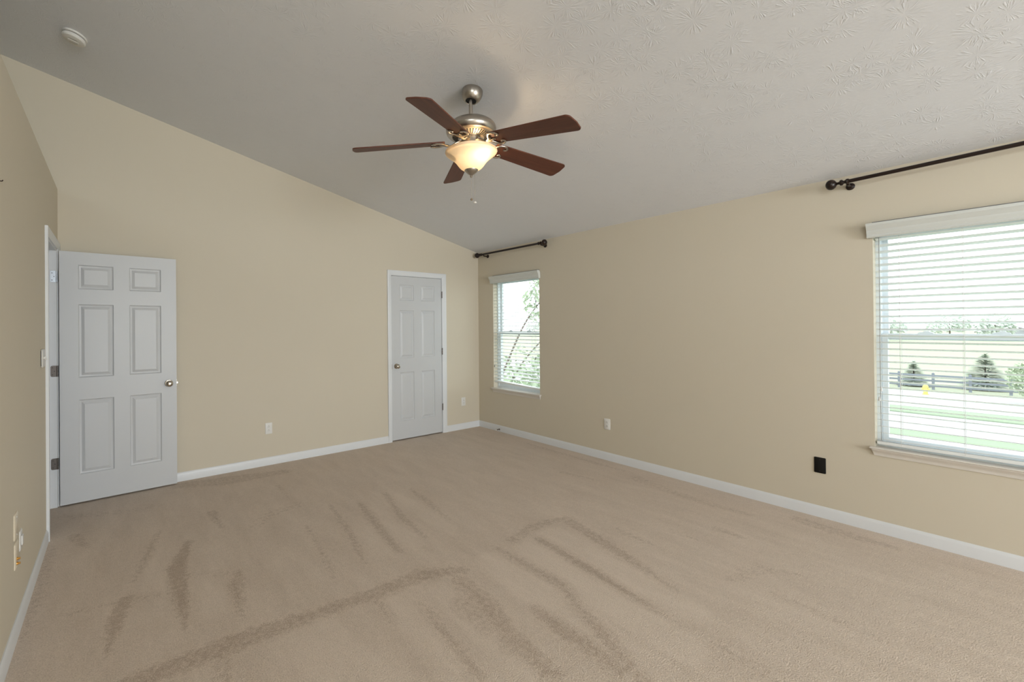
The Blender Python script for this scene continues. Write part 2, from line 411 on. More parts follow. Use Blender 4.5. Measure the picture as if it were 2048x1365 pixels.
def make_floor():
    st = 0.02; nx = int((R - XO)/st) + 1; ny = int((D + 0.7 - YF)/st) + 1
    sx = (R - XO)/nx; sy = (D + 0.7 - YF)/ny
    val = [0.0]*((nx+1)*(ny+1))
    for s, pts in STROKES:
        for (xa, ya, wa), (xb, yb, wb) in zip(pts[:-1], pts[1:]):
            mw = max(wa, wb)*0.5 + 0.035
            for i in range(max(0, int((min(xa,xb)-mw-XO)/sx)), min(nx, int((max(xa,xb)+mw-XO)/sx)+1)+1):
                for j in range(max(0, int((min(ya,yb)-mw-YF)/sy)), min(ny, int((max(ya,yb)+mw-YF)/sy)+1)+1):
                    x, y = XO+i*sx, YF+j*sy
                    dx, dy = xb-xa, yb-ya
                    t = max(0, min(1, ((x-xa)*dx+(y-ya)*dy)/(dx*dx+dy*dy)))
                    d = math.hypot(x-xa-t*dx, y-ya-t*dy); hw = (wa+(wb-wa)*t)*0.5
                    e = max(0, min(1, (hw + 0.030 - d)/0.055)); q = s*e*e*(3-2*e)
                    k = j*(nx+1)+i
                    if s > 0 and q > max(val[k], 0): val[k] = q
                    elif s < 0 and val[k] <= 0 and q < val[k]: val[k] = q
    vs = [(XO+i*sx, YF+j*sy, 0) for j in range(ny+1) for i in range(nx+1)]
    fs = [(j*(nx+1)+i, j*(nx+1)+i+1, (j+1)*(nx+1)+i+1, (j+1)*(nx+1)+i) for j in range(ny) for i in range(nx)]
    me = bpy.data.meshes.new('floor'); me.from_pydata(vs, [], fs); me.update()
    a = me.attributes.new('nap', 'FLOAT', 'POINT'); a.data.foreach_set('value', val)
    me.materials.append(M_carpet); o = bpy.data.objects.new('floor', me); C.objects.link(o)
    tag(o, 'beige cut-pile carpet with vacuum marks', 'carpet', kind='structure')
make_floor()

# ------------------------------------------------------------------ trim
BB = [(0,0), (0.012,0), (0.012,0.060), (0.009,0.072), (0.004,0.0817), (0,0.0817)]       # baseboard profile (out, up)
def run_trim(name, prof, p0, p1, out, m, label):
    p0, p1 = Vector(p0), Vector(p1); w = (p1-p0); ln_ = w.length; w.normalize()
    b = MB(); b.prism(prof, 0, ln_, basis(p0, Vector(out), ZV, w)); o = b.build(name, m)
    return tag(o, label, 'baseboard', kind='structure')
run_trim('baseboard_back', BB, (-L, D, 0), (DX0-0.061, D, 0), (0,-1,0), M_trim, 'white baseboard along the back wall left of the closet door')
run_trim('baseboard_back_corner', BB, (DX1+0.073, D, 0), (R, D, 0), (0,-1,0), M_trim, 'short white baseboard between closet door and right corner')
run_trim('baseboard_right', BB, (R, YF, 0), (R, D-0.012, 0), (-1,0,0), M_trim, 'long white baseboard under the two windows')
run_trim('baseboard_left', BB, (-L, YF, 0), (-L, HY0-0.058, 0), (1,0,0), M_trim, 'white baseboard along the left partition')
run_trim('baseboard_front', BB, (-L+0.012, YF, 0), (R-0.012, YF, 0), (0,1,0), M_trim, 'white baseboard behind the camera')

CAS = [(0,0), (0.057,0), (0.057,0.016), (0.050,0.018), (0.030,0.015), (0.012,0.010), (0.003,0.009), (0,0.007)]  # across, out
def casing(name, M, x0, x1, ztop, wl, wr, label):
    """door casing around opening x0..x1 ; M maps (along, out, up) -> local"""
    t = thing(name, label, 'door trim', kind='structure')
    for nm, xi, w, sgn in (('side_casing', x0, wl, -1), ('side_casing', x1, wr, 1)):
        b = MB(); k = w/0.057
        n = len(CAS)
        vs = [M @ Vector((xi + sgn*u*k, v, 0)) for u, v in CAS] + [M @ Vector((xi + sgn*u*k, v, ztop + u - 0.0004)) for u, v in CAS]
        b.add(vs, [tuple(reversed(range(n))), tuple(range(n, 2*n))] + [(i, (i+1) % n, n+(i+1) % n, n+i) for i in range(n)])
        b.build(nm, M_trim, t)
    b = MB(); kl, kr = wl, wr
    vs, n = [], len(CAS)
    for xe, w, sgn in ((x0, wl, -1), (x1, wr, 1)):
        vs += [M @ Vector((xe + sgn*u*(w/0.057), v, ztop + u)) for u, v in CAS]
    b.add(vs, [tuple(reversed(range(n))), tuple(range(n, 2*n))] + [(i, (i+1) % n, n+(i+1) % n, n+i) for i in range(n)])
    b.build('head_casing', M_trim, t)
    # jambs
    return t
MBack = basis((0, D, 0), XV, -YV, ZV)
t1 = casing('trim_1', MBack, DX0-0.005, DX1+0.006, 2.056, 0.056, 0.066, 'white casing around the closed closet door')
b = MB()
b.box(DX0-0.0195, DX0-0.003, D+0.001, D+0.119, 0, DZ+0.02); b.box(DX1+0.004, DX1+0.0195, D+0.001, D+0.119, 0, DZ+0.02); b.box(DX0-0.003, DX1+0.004, D+0.001, D+0.119, DZ+0.004, DZ+0.0195)
b.box(DX0-0.003, DX0+0.010, D+0.040, D+0.075, 0, DZ+0.004); b.box(DX1-0.010, DX1+0.004, D+0.040, D+0.075, 0, DZ+0.004)
b.build('jamb', M_trim, t1)
MLeft = basis((-L, 0, 0), YV, XV, ZV)
t2 = casing('trim_2', MLeft, HY0+0.004, HY1+0.004, 2.058, 0.057, 0.057, 'white casing and jamb of the hall doorway in the left wall')
b = MB()
b.box(-L-0.114, -L-0.001, HY1-0.016, HY1-0.0005, 0, 2.06); b.box(-L-0.114, -L-0.001, HY0+0.0005, HY0+0.016, 0, 2.06); b.box(-L-0.114, -L-0.001, HY0+0.016, HY1-0.016, 2.045, 2.0615)
b.box(-L-0.085, -L-0.045, HY1-0.027, HY1-0.016, 0, 2.045)      # stop
b.box(-L-0.085, -L-0.045, HY0+0.016, HY0+0.027, 0, 2.045); b.box(-L-0.085, -L-0.045, HY0+0.027, HY1-0.027, 2.034, 2.045)
b.build('jamb', M_trim, t2)

# ------------------------------------------------------------------ six-panel doors
def door_slab(w, h, th, z0, stile, mull):
    """local: x 0..w, y 0..th (y=0 is the visible face), z"""
    pw = (w - 2*stile - mull)/2
    cols = [(stile, stile+pw), (stile+pw+mull, w-stile)]
    rows = [(0.223, 0.830), (1.008, 1.606), (1.729, 1.927)]
    b = MB()
    def face(y, s):
        xs = sorted({0, w, *[c for q in cols for c in q]}); zs = sorted({0, h, *[c for q in rows for c in q]})
        hole = lambda i, j: any(c[0] <= (xs[i]+xs[i+1])/2 <= c[1] for c in cols) and any(q[0] <= (zs[j]+zs[j+1])/2 <= q[1] for q in rows)
        for i in range(len(xs)-1):
            for j in range(len(zs)-1):
                if not hole(i, j):
                    b.add([(xs[i], y, zs[j]+z0), (xs[i+1], y, zs[j]+z0), (xs[i+1], y, zs[j+1]+z0), (xs[i], y, zs[j+1]+z0)], [(0,1,2,3)])
        for c in cols:
            for q in rows:
                rings = [(0, 0), (0.006, 0.0075), (0.013, 0.010), (0.019, 0.010), (0.040, 0.002), (0.043, 0.002)]
                vs = []
                for ins, dep in rings:
                    yy = y + s*dep
                    vs += [(c[0]+ins, yy, q[0]+ins+z0), (c[1]-ins, yy, q[0]+ins+z0), (c[1]-ins, yy, q[1]-ins+z0), (c[0]+ins, yy, q[1]-ins+z0)]
                fs = []
                for k in range(len(rings)-1):
                    for e in range(4): fs.append((4*k+e, 4*k+(e+1) % 4, 4*k+4+(e+1) % 4, 4*k+4+e))
                n = 4*(len(rings)-1); fs.append((n, n+1, n+2, n+3)); b.add(vs, fs)
    face(0, 1); face(th, -1)
    a = [(0,0,z0),(w,0,z0),(w,th,z0),(0,th,z0),(0,0,z0+h),(w,0,z0+h),(w,th,z0+h),(0,th,z0+h)]
    b.add(a, [(0,1,2,3),(4,5,6,7),(0,3,7,4),(1,2,6,5)])
    return b
def weld(o, d=2e-4):
    bm = bmesh.new(); bm.from_mesh(o.data); bmesh.ops.remove_doubles(bm, verts=bm.verts, dist=d)
    bmesh.ops.recalc_face_normals(bm, faces=bm.faces); bm.to_mesh(o.data); bm.free()
    o.data.set_sharp_from_angle(angle=math.radians(20))
def door_knob(parent, loc, out, m):
    b = MB(); Mx = basis(loc, XV, Vector(out).cross(XV), Vector(out))
    b.lathe([(0.0325,0),(0.0325,0.003),(0.029,0.007),(0.016,0.009),(0.013,0.013),(0.0125,0.024),(0.016,0.029),(0.024,0.034),(0.0275,0.041),(0.0278,0.048),(0.0255,0.055),(0.019,0.0605),(0.010,0.0625),(0.0085,0.0610),(0.001,0.0612)], 32, Mx)
    return b.build('knob', m, parent)
def butt_hinge(parent, M, m, sq=False, leaf=True):
    """M: local x = across leaf, y = out of the leaf face, z up ; barrel at x=0"""
    b = MB()
    rad = 0.001 if sq else 0.012; hw, hh = 0.038, 0.089
    if leaf:
        pts = []
        for cx, cz, a0 in ((-hw+rad, -hh/2+rad, PI), (-hw+rad, hh/2-rad, PI/2)):
            seq = [a0 + (PI/2)*k/5 for k in range(6)] if cz < 0 else [a0 + (PI/2)*k/5 for k in range(6)]
            pts.append([(cx+rad*math.cos(a), cz+rad*math.sin(a)) for a in seq])
        outline = [(0, -hh/2), (0, hh/2)] + pts[1] + pts[0]
        n = len(outline)
        vs = [M @ Vector((x, 0, z)) for x, z in outline] + [M @ Vector((x, 0.0025, z)) for x, z in outline]
        b.add(vs, [tuple(range(n)), tuple(range(n, 2*n))] + [(i, (i+1) % n, n+(i+1) % n, n+i) for i in range(n)])
    for k in range(3):
        z0 = -hh/2 + hh*k/3
        b.lathe([(0.0055, z0+0.0006), (0.0063, z0+0.0014), (0.0063, z0+hh/3-0.0014), (0.0055, z0+hh/3-0.0006)], 12, M @ Matrix.Translation((0.004, 0.004, 0)))
    h = b.build('hinge', m, parent)
    if leaf:
        for k, (x, z) in enumerate(((-0.026, 0.028), (-0.014, 0.0), (-0.026, -0.028))):
            s = MB(); s.lathe([(0.0035,0.0025),(0.0035,0.0032),(0.001,0.0030)], 10, M @ basis((x,0,z), XV, -ZV, YV)); s.build('screw', M_slot, h)
    return h

# closed closet door in the back wall
d1 = thing('door_1', 'closed narrow white six-panel closet door in the back wall', 'door', (DX0, D, 0), kind='structure')
o = door_slab(DX1-DX0, DZ-0.014, 0.035, 0.014, 0.115, 0.11).build('slab', M_door, d1); weld(o)
door_knob(d1, Vector((0.062, 0, 0.927)), (0,-1,0), M_satin)
b = MB(); b.box(-0.0035, 0.0005, -0.004, 0.012, 0.895, 0.955); b.build('latch_plate', M_satin, d1)
for z in (1.835, 1.084, 0.347):
    butt_hinge(d1, basis((DX1-DX0, -0.007, z), XV, -YV, ZV), M_darkhinge, leaf=False)

# hall door, open against the back wall
d2 = thing('door_2', 'white six-panel hall door standing wide open against the back wall', 'door', (-0.370, 4.556, 0), 0.0408, kind='structure')
o = door_slab(0.813, 2.031, 0.035, 0.014, 0.118, 0.11).build('slab', M_door, d2); weld(o)
door_knob(d2, Vector((0.752, 0, 0.925)), (0,-1,0), M_satin)
b = MB(); b.lathe([(0.0325,0),(0.0325,0.003),(0.029,0.007),(0.005,0.0075)], 28, basis((0.752, 0.035, 0.925), XV, ZV, YV)); b.build('rosette', M_satin, d2)
b = MB(); b.box(0.8131, 0.8145, 0.005, 0.030, 0.895, 0.955); b.box(0.8145, 0.824, 0.011, 0.023, 0.917, 0.933); b.build('latch', M_satin, d2)
for z, mm, sq in ((1.838, M_steel, True), (1.085, M_darkhinge, False), (0.348, M_darkhinge, False)):
    Mi = Matrix.Rotation(-0.0408, 4, 'Z') @ Matrix.Translation((0.370, -4.556, 0))
    butt_hinge(d2, Mi @ basis((-L-0.002, HY1-0.0165, z), XV, -YV, ZV), mm, sq)

# ------------------------------------------------------------------ windows and blinds
def double_hung(parent, x, y0, y1, z0, z1, zm):
    """one double hung unit between y0..y1 ; x = inner face of frame (outwards +x)"""
    fr = 0.024
    b = MB()
    for a in ((y0, y0+fr, z0, z1), (y1-fr, y1, z0, z1), (y0+fr, y1-fr, z0, z0+0.020), (y0+fr, y1-fr, z1-fr, z1)):
        b.box(x, x+0.084, *a)
    b.box(x+0.036, x+0.041, y0+fr, y0+fr+0.006, zm, z1-fr); b.box(x+0.036, x+0.041, y1-fr-0.006, y1-fr, zm, z1-fr)
    b.build('frame', M_vinyl, parent)
    def sash(nm, xa, za, zb, bot, top):
        b = MB(); st = 0.030; ya, yb = y0+fr+0.001, y1-fr-0.001
        for q in ((ya, ya+st, za, zb), (yb-st, yb, za, zb), (ya+st, yb-st, za, za+bot), (ya+st, yb-st, zb-top, zb)):
            b.box(xa, xa+0.030, *q)
        s = b.build(nm, M_vinyl, parent, bevel=0.002)
        g = MB(); g.box(xa+0.013, xa+0.017, ya+st-0.004, yb-st+0.004, za+bot-0.004, zb-top+0.004); g.build('glass', M_glass, s)
        return s
    sash('upper_sash', x+0.043, zm-0.018, z1-fr-0.001, 0.030, 0.030)
    lo = sash('lower_sash', x+0.008, z0+0.021, zm+0.024, 0.040, 0.036)
    for fy in (0.3, 0.7):
        yy = y0 + (y1-y0)*fy; b = MB()
        b.prism([(-0.036,0),(0.036,0),(0.030,0.008),(0.012,0.011),(0.004,0.018),(-0.014,0.018),(-0.020,0.011),(-0.032,0.008)], 0, 0.026, basis((x+0.009, yy, zm+0.024), YV, ZV, XV))
        b.build('sash_lock', M_vinyl, parent, bevel=0.001)

w1 = thing('window_1', 'narrow double-hung window beside the back corner', 'window', kind='structure')
double_hung(w1, R+0.075, W1[0], W1[1], W1[2]+0.012, W1[3], 1.318)
w2 = thing('window_2', 'wide double-hung window at the right edge', 'window', kind='structure')
ym = (W2[0]+W2[1])/2
double_hung(w2, R+0.075, ym+0.015, W2[1], W2[2]+0.012, W2[3], 1.318)
double_hung(w2, R+0.075, W2[0], ym-0.015, W2[2]+0.012, W2[3], 1.318)
b = MB(); b.box(R+0.070, R+0.159, ym-0.015, ym+0.015, W2[2]+0.012, W2[3]); b.build('mullion', M_vinyl, w2)
w3 = thing('added_window_rear', 'wide window added behind the camera for fill light', 'window', kind='structure')
b = MB()
for a in ((W3[0], W3[0]+.05, W3[2], W3[3]), (W3[1]-.05, W3[1], W3[2], W3[3]), (W3[0]+.05, W3[1]-.05, W3[2], W3[2]+.05), (W3[0]+.05, W3[1]-.05, W3[3]-.05, W3[3]), (1.77, 1.83, W3[2]+.05, W3[3]-.05)):
    b.box(a[0], a[1], YF-0.11, YF-0.05, a[2], a[3])
b.build('frame', M_vinyl, w3)  # frame of the added rear window

w4 = thing('added_window_ledge', 'high window added beyond the ledge for fill light', 'window', kind='structure')
b = MB()
for a in ((W4[0], W4[0]+.04, W4[2], W4[3]), (W4[1]-.04, W4[1], W4[2], W4[3]), (W4[0]+.04, W4[1]-.04, W4[2], W4[2]+.04), (W4[0]+.04, W4[1]-.04, W4[3]-.04, W4[3]), (-2.92, -2.88, W4[2]+.04, W4[3]-.04)):
    b.box(XO-0.10, XO-0.04, *a)
b.build('frame', M_vinyl, w4)  # frame of the added window beyond the ledge

def sill(name, y0, y1, z, label):
    t = thing(name, label, 'window sill', kind='structure')
    b = MB()      # stool: flat board with rounded nose and horns
    nose = [(0.074, 0), (-0.030, 0), (-0.0345, 0.002), (-0.0365, 0.006), (-0.0345, 0.0105), (-0.030, 0.012), (0.074, 0.012)]
    b.prism([(u, v) for u, v in nose if u <= 0] + [(0, 0.012), (0, 0)][::1], -0.022, y1-y0+0.022, basis((R-0.0002, y0, z), XV, ZV, YV))
    b.box(R, R+0.074, y0+0.001, y1-0.001, z+0.0005, z+0.012)
    b.build('stool', M_stool, t)
    b = MB()      # ogee apron, ends cut back
    pr = [(0, 0), (-0.028, 0), (-0.028, -0.006), (-0.022, -0.014), (-0.014, -0.022), (-0.010, -0.030), (-0.009, -0.045), (0, -0.048)]
    n = len(pr); vs = []
    for e, s in ((y0, -1), (y1, 1)):
        for u, v in pr: vs.append(Vector((R-0.0002+u, e + s*(0.014 + v*0.22), z+v)))
    b.add(vs, [tuple(range(n)), tuple(range(n, 2*n))] + [(i, (i+1) % n, n+(i+1) % n, n+i) for i in range(n)])
    b.build('apron', M_stool, t)
sill('trim_3', W1[0], W1[1], W1[2], 'off-white sill and apron under the narrow corner window')
sill('trim_4', W2[0], W2[1], W2[2], 'off-white sill and apron under the wide right window')

def blind(name, W, tilt, zb_l, zb_r, ladders, label, cords):
    y0, y1, z0, z1 = W
    t = thing(name, label, 'window blind', (R+0.030, (y0+y1)/2, z1), group='white faux wood blinds'); O = t.location
    lm = Matrix.Translation(-O)
    top = z1 - 0.055; pitch = 0.0436
    ya, yb = y0+0.007, y1-0.007
    b = MB(); b.box(R+0.004, R+0.056, ya, yb, z1-0.045, z1-0.003); b.build('headrail', M_slat, t, bevel=0.002, M=lm)
    b = MB()      # stepped crown valance with returns
    pr = [(0.006,1.990),(-0.030,1.990),(-0.034,1.993),(-0.036,1.999),(-0.034,2.004),(-0.032,2.008),(-0.034,2.014),(-0.040,2.026),(-0.041,2.033),(-0.040,2.038),(-0.045,2.046),(-0.052,2.054),(-0.056,2.062),(-0.060,2.066),(-0.060,2.084),(-0.050,2.086),(-0.020,2.086),(0.006,2.070)]
    b.prism([(u, v) for u, v in pr if u <= 0] + [(-0.003, 2.060), (-0.003, 1.990)], -0.022, (y1-y0)+0.024, basis((R-0.001, y0, 0), XV, ZV, YV))
    b.build('valance', M_valance, t, M=lm)
    b = MB(); b.box(R-0.0035, R-0.0005, y0-0.010, y1+0.003, 2.0935, 2.0980); b.build('shadow_gap_strip', M_dcord, t, M=lm)  # dark strip stands in for the shadow gap over the valance
    sl = MB(); ct, s_ = math.cos(tilt), math.sin(tilt)
    n = int((top - max(zb_l, zb_r) - 0.03)/pitch) + 1
    zlow = (zb_l + zb_r)/2
    zs = [top - 0.01 - i*pitch for i in range(n)]
    def slat(bd, zA, zB, th, wid, crown, tl=None):
        c2, s2 = (ct, s_) if tl is None else (math.cos(tl), math.sin(tl))
        prof = []
        for k in range(7):
            u = -wid/2 + wid*k/6; prof.append((u, crown*(1-(2*u/wid)**2)))
        outl = [(u, h + th/2) for u, h in prof] + [(u, h - th/2) for u, h in reversed(prof)]
        vs = []
        for yy, zz in ((ya+0.002, zA), (yb-0.002, zB)):
            for u, h in outl:
                vs.append((R+0.031 + u*c2 - h*s2, yy, zz - u*s2 + h*c2))   # positive tilt: room edge (u<0) higher
        m_ = len(outl)
        bd.add(vs, [tuple(range(m_)), tuple(range(m_, 2*m_))] + [(i, (i+1) % m_, m_+(i+1) % m_, m_+i) for i in range(m_)])
    for zz in zs: slat(sl, zz, zz, 0.0030, 0.050, 0.0012)
    sl.build('slats', M_slat, t, angle=50, M=lm)
    br = MB()     # bottom rail
    slat(br, zb_r + 0.012, zb_l + 0.012, 0.022, 0.050, 0.0, tilt*0.5)
    br.build('bottom_rail', M_slat, t, bevel=0.002, M=lm)
    for yy in ladders:
        c = MB()
        fz = (yy-y0)/(y1-y0); zl = zb_r + (zb_l-zb_r)*fz
        for dx in (-0.026, 0.026): c.tube([(R+0.031+dx*ct, yy, z1-0.05), (R+0.031+dx*ct, yy, zl+0.012)], 0.0009, 6)
        c.tube([(R+0.031, yy+0.006, z1-0.05), (R+0.031, yy+0.006, zl+0.012)], 0.0008, 6)
        c.build('ladder_cord', M_cord, t, M=lm)
    for (yy, zt, zb, dark, tz) in cords:
        c = MB(); c.tube([(R-0.004, yy, zt), (R-0.006, yy, (zt+zb)/2), (R-0.004, yy-0.001, zb)], 0.0013, 8)
        co = c.build('pull_cord', M_dcord if dark else M_cord, t, M=lm)
        for k, zz in enumerate(tz):
            q = MB(); q.lathe([(0.0015,0.030),(0.004,0.026),(0.0065,0.006),(0.0065,0.001),(0.003,0)], 12, Matrix.Translation((R-0.006, yy + (0.005 if k % 2 else -0.004), zz)))
            q.build('tassel', M_cord if dark else M_dcord, co, M=lm)
    return t
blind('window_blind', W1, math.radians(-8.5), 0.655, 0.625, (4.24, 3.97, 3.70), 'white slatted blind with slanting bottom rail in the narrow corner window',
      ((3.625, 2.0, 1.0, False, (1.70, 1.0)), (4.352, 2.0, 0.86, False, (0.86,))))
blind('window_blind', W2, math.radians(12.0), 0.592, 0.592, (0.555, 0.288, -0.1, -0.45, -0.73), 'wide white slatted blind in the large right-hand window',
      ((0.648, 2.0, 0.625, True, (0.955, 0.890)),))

# ------------------------------------------------------------------ curtain rods
def curtain_rod(label, ya, za, yb, zb, brs, group):
    x = R - 0.085
    t = thing('curtain_rod', label, 'curtain rod', (R, (ya+yb)/2, (za+zb)/2), group=group); lm = Matrix.Translation(-t.location)
    A, B = Vector((x, ya, za)), Vector((x, yb, zb)); w = (B-A).normalized()
    b = MB(); b.tube([A - w*0.0, B], 0.0125, 20); b.build('rod', M_bronze, t, M=lm)
    side = w.cross(ZV).normalized(); up = side.cross(w)
    for P, dr in ((A, -w), (B, w)):
        f = MB()
        f.lathe([(0.0128,-0.022),(0.0175,-0.020),(0.0190,-0.013),(0.0175,-0.006),(0.012,-0.003),(0.0095,0.004),(0.012,0.009),(0.0185,0.013),(0.0200,0.019),(0.0185,0.025),(0.011,0.028),(0.0085,0.036),(0.0095,0.042),
                 (0.016,0.046),(0.026,0.052),(0.0335,0.062),(0.0360,0.073),(0.0335,0.084),(0.026,0.094),(0.014,0.100),(0.001,0.102)], 28, basis(P, side, dr.cross(side), dr))
        f.build('finial', M_bronze, t, M=lm)
    for yb_ in brs:
        zr = za + (zb-za)*(yb_-ya)/(yb-ya)
        f = MB(); f.lathe([(0.024,0.0005),(0.024,0.004),(0.021,0.007),(0.009,0.010),(0.0075,0.016),(0.0075,0.080)], 24, basis((R, yb_, zr-0.021), YV, ZV, -XV))
        f.tube(smooth_path([(x-0.017, yb_, zr+0.004), (x-0.0145, yb_, zr-0.009), (x, yb_, zr-0.0165), (x+0.0145, yb_, zr-0.009), (x+0.017, yb_, zr+0.004)], 4), 0.004, 8)
        f.build('bracket', M_bronze, t, M=lm)
    return t
curtain_rod('short dark bronze curtain rod above the narrow corner window', 4.523, 2.398, 3.487, 2.393, (4.470, 3.470), None)
curtain_rod('long dark bronze curtain rod above the wide right window', 0.797, 2.389, -1.02, 2.426, (0.785, -0.12, -1.0), None)

# ------------------------------------------------------------------ outlets, switch, plates
def rounded(w, h, r, n=5):
    pts = []
    for cx, cy, a in ((w/2-r, h/2-r, 0), (-w/2+r, h/2-r, PI/2), (-w/2+r, -h/2+r, PI), (w/2-r, -h/2+r, 1.5*PI)):
        pts += [(cx + r*math.cos(a+PI/2*k/n), cy + r*math.sin(a+PI/2*k/n)) for k in range(n+1)]
    return pts
def plate_mesh(w, h, d=0.006):
    b = MB(); o0 = rounded(w, h, 0.006); n = len(o0); vs = []
    for s, z in ((1, 0), (1, d*0.45), (0.93, d)):
        vs += [(u*(1 if s == 1 else 1-0.010/w), v*(1 if s == 1 else 1-0.010/h), z) for u, v in o0]
    fs = [tuple(reversed(range(n))), tuple(range(2*n, 3*n))]
    for k in range(2): fs += [(k*n+i, k*n+(i+1) % n, (k+1)*n+(i+1) % n, (k+1)*n+i) for i in range(n)]
    b.add(vs, fs); return b
def wall_frame(loc, out):        # local x along the wall, y up, z out of the wall
    out = Vector(out); return basis(loc, ZV.cross(out), ZV, out)
def at_wall(o, loc, out): o.matrix_world = wall_frame(loc, out)
def duplex(label, loc, out, flip=True, m=None, group='white duplex outlets'):
    t = thing('wall_outlet', label, 'outlet', group=group); at_wall(t, loc, out)
    plate_mesh(0.070, 0.114).build('plate', m or M_plate, t)
    for cy in (-0.0195, 0.0195):
        b = MB(); pts = []
        for k in range(24):
            a = 2*PI*k/24; pts.append((0.0172*math.cos(a), max(-0.0145, min(0.0145, 0.0172*math.sin(a))) + cy))
        n = len(pts)
        b.add([(x, y, 0.0055) for x, y in pts] + [(x, y, 0.0082) for x, y in pts], [tuple(reversed(range(n))), tuple(range(n, 2*n))] + [(i, (i+1) % n, n+(i+1) % n, n+i) for i in range(n)])
        rcp = b.build('receptacle', m or M_plate, t)
        s = MB(); k = -1 if flip else 1
        s.box(-0.0075, -0.0055, cy+k*0.004-0.0045, cy+k*0.004+0.0045, 0.0080, 0.0085); s.box(0.0055, 0.0075, cy+k*0.004-0.0040, cy+k*0.004+0.0040, 0.0080, 0.0085)
        s.lathe([(0.0026,0.0080),(0.0026,0.0085)], 12, Matrix.Translation((0, cy-k*0.0065, 0)))
        s.build('slots', M_slot, rcp)
    b = MB(); b.lathe([(0.003,0.0058),(0.003,0.0068),(0.0005,0.0070)], 12); b.build('screw', M_trim, t)
    return t
duplex('white outlet on the back wall midway between the two doors', (1.274, D-0.0003, 0.377), (0,-1,0))
duplex('white outlet on the back wall between closet door and corner', (3.885, D-0.0003, 0.377), (0,-1,0))
duplex('white outlet low on the right wall between the two windows', (R-0.0003, 2.677, 0.377), (-1,0,0))
t = thing('cover_plate', 'black cover plate low on the right wall left of the wide window', 'wall plate'); at_wall(t, (R-0.0003, 0.966, 0.378), (-1,0,0))
plate_mesh(0.066, 0.114, 0.007).build('plate', M_black, t)
b = MB(); b.lathe([(0.003,0.0066),(0.003,0.0076)], 12, Matrix.Translation((0, 0.041, 0))); b.build('screw', M_slot, t); b = MB(); b.lathe([(0.003,0.0066),(0.003,0.0076)], 12, Matrix.Translation((0, -0.041, 0))); b.build('screw', M_slot, t)

LX = -L + 0.0003
t = thing('light_switch', 'white double light switch beside the hall doorway on the left wall', 'switch'); at_wall(t, (LX+0.004, 3.700, 1.235), (1,0,0))
plate_mesh(0.116, 0.114).build('plate', M_plate, t)
b = MB(); b.box(-0.048, 0.048, -0.048, 0.046, -0.004, 0.0); b.build('mounting_strap', M_slot, t)
for cx, s in ((-0.023, 1), (0.023, -1)):
    b = MB(); b.tube([(cx, 0, 0.004), (cx, s*0.006, 0.012), (cx, s*0.011, 0.019)], [0.0050, 0.0046, 0.0040], 10); b.build('toggle', M_plate, t)
t = thing('cover_plate', 'almond wall plate on the left wall, the upper of two', 'wall plate'); at_wall(t, (LX, 2.775, 0.510), (1,0,0))
plate_mesh(0.080, 0.118).build('plate', M_almond, t)
for s in (1, -1):
    b = MB(); b.lathe([(0.003,0.0058),(0.003,0.0072),(0.0005,0.0074)], 12, Matrix.Translation((0, s*0.041, 0))); b.build('screw', M_trim, t)
t = thing('cable_plate', 'almond cable plate with gold connectors on the left wall, the lower of two', 'wall plate'); at_wall(t, (LX, 2.785, 0.372), (1,0,0))
plate_mesh(0.080, 0.118).build('plate', M_almond, t)
for zz in (-0.012, -0.034):
    b = MB(); pts = [(0.0075,0.0058),(0.0075,0.010)]
    for k in range(4): pts += [(0.0050, 0.0105+0.002*k), (0.0044, 0.0115+0.002*k)]
    pts += [(0.0050,0.0190),(0.0022,0.0190)]
    b.lathe(pts, 14, Matrix.Translation((-0.018, zz, 0))); b.build('connector', M_brass, t)
t = thing('plug_adapter', 'white plug adapter on the left wall just beyond the cable plate', 'adapter'); at_wall(t, (LX, 2.905, 0.395), (1,0,0))
plate_mesh(0.060, 0.095, 0.005).build('plate', M_plate, t)
b = MB(); b.prism(rounded(0.034, 0.046, 0.006), 0.0055, 0.011); b.build('plug', M_plate, t, bevel=0.002)
b = MB(); b.tube(smooth_path([(0,0,-0.001), (0,0,0.006), (0,0.001,0.009), (0,0.005,0.011)], 4), 0.002, 10)
o = b.build('wall_hook', M_bronze); tag(o, 'tiny dark hook on the left wall at the left edge', 'hook'); at_wall(o, (-L, 2.475, 2.025), (1,0,0))

# spring door stop on the right baseboard near the corner
t = thing('door_stop', 'small spring door stop on the baseboard near the back corner', 'door stop'); at_wall(t, (R-0.0121, 4.262, 0.030), (-1,0,0))
b = MB(); b.lathe([(0.011,0),(0.011,0.004),(0.006,0.007),(0.006,0.010)], 16); b.build('base', M_darkhinge, t)
b = MB(); b.tube([(0.0052*math.cos(k*0.8), 0.0052*math.sin(k*0.8), 0.008+0.046*k/110) for k in range(111)], 0.0016, 6); b.build('spring', M_darkhinge, t)
b = MB(); b.lathe([(0.006,0.053),(0.0078,0.055),(0.0078,0.066),(0.006,0.069),(0.001,0.070)], 16); b.build('tip', M_plate, t)

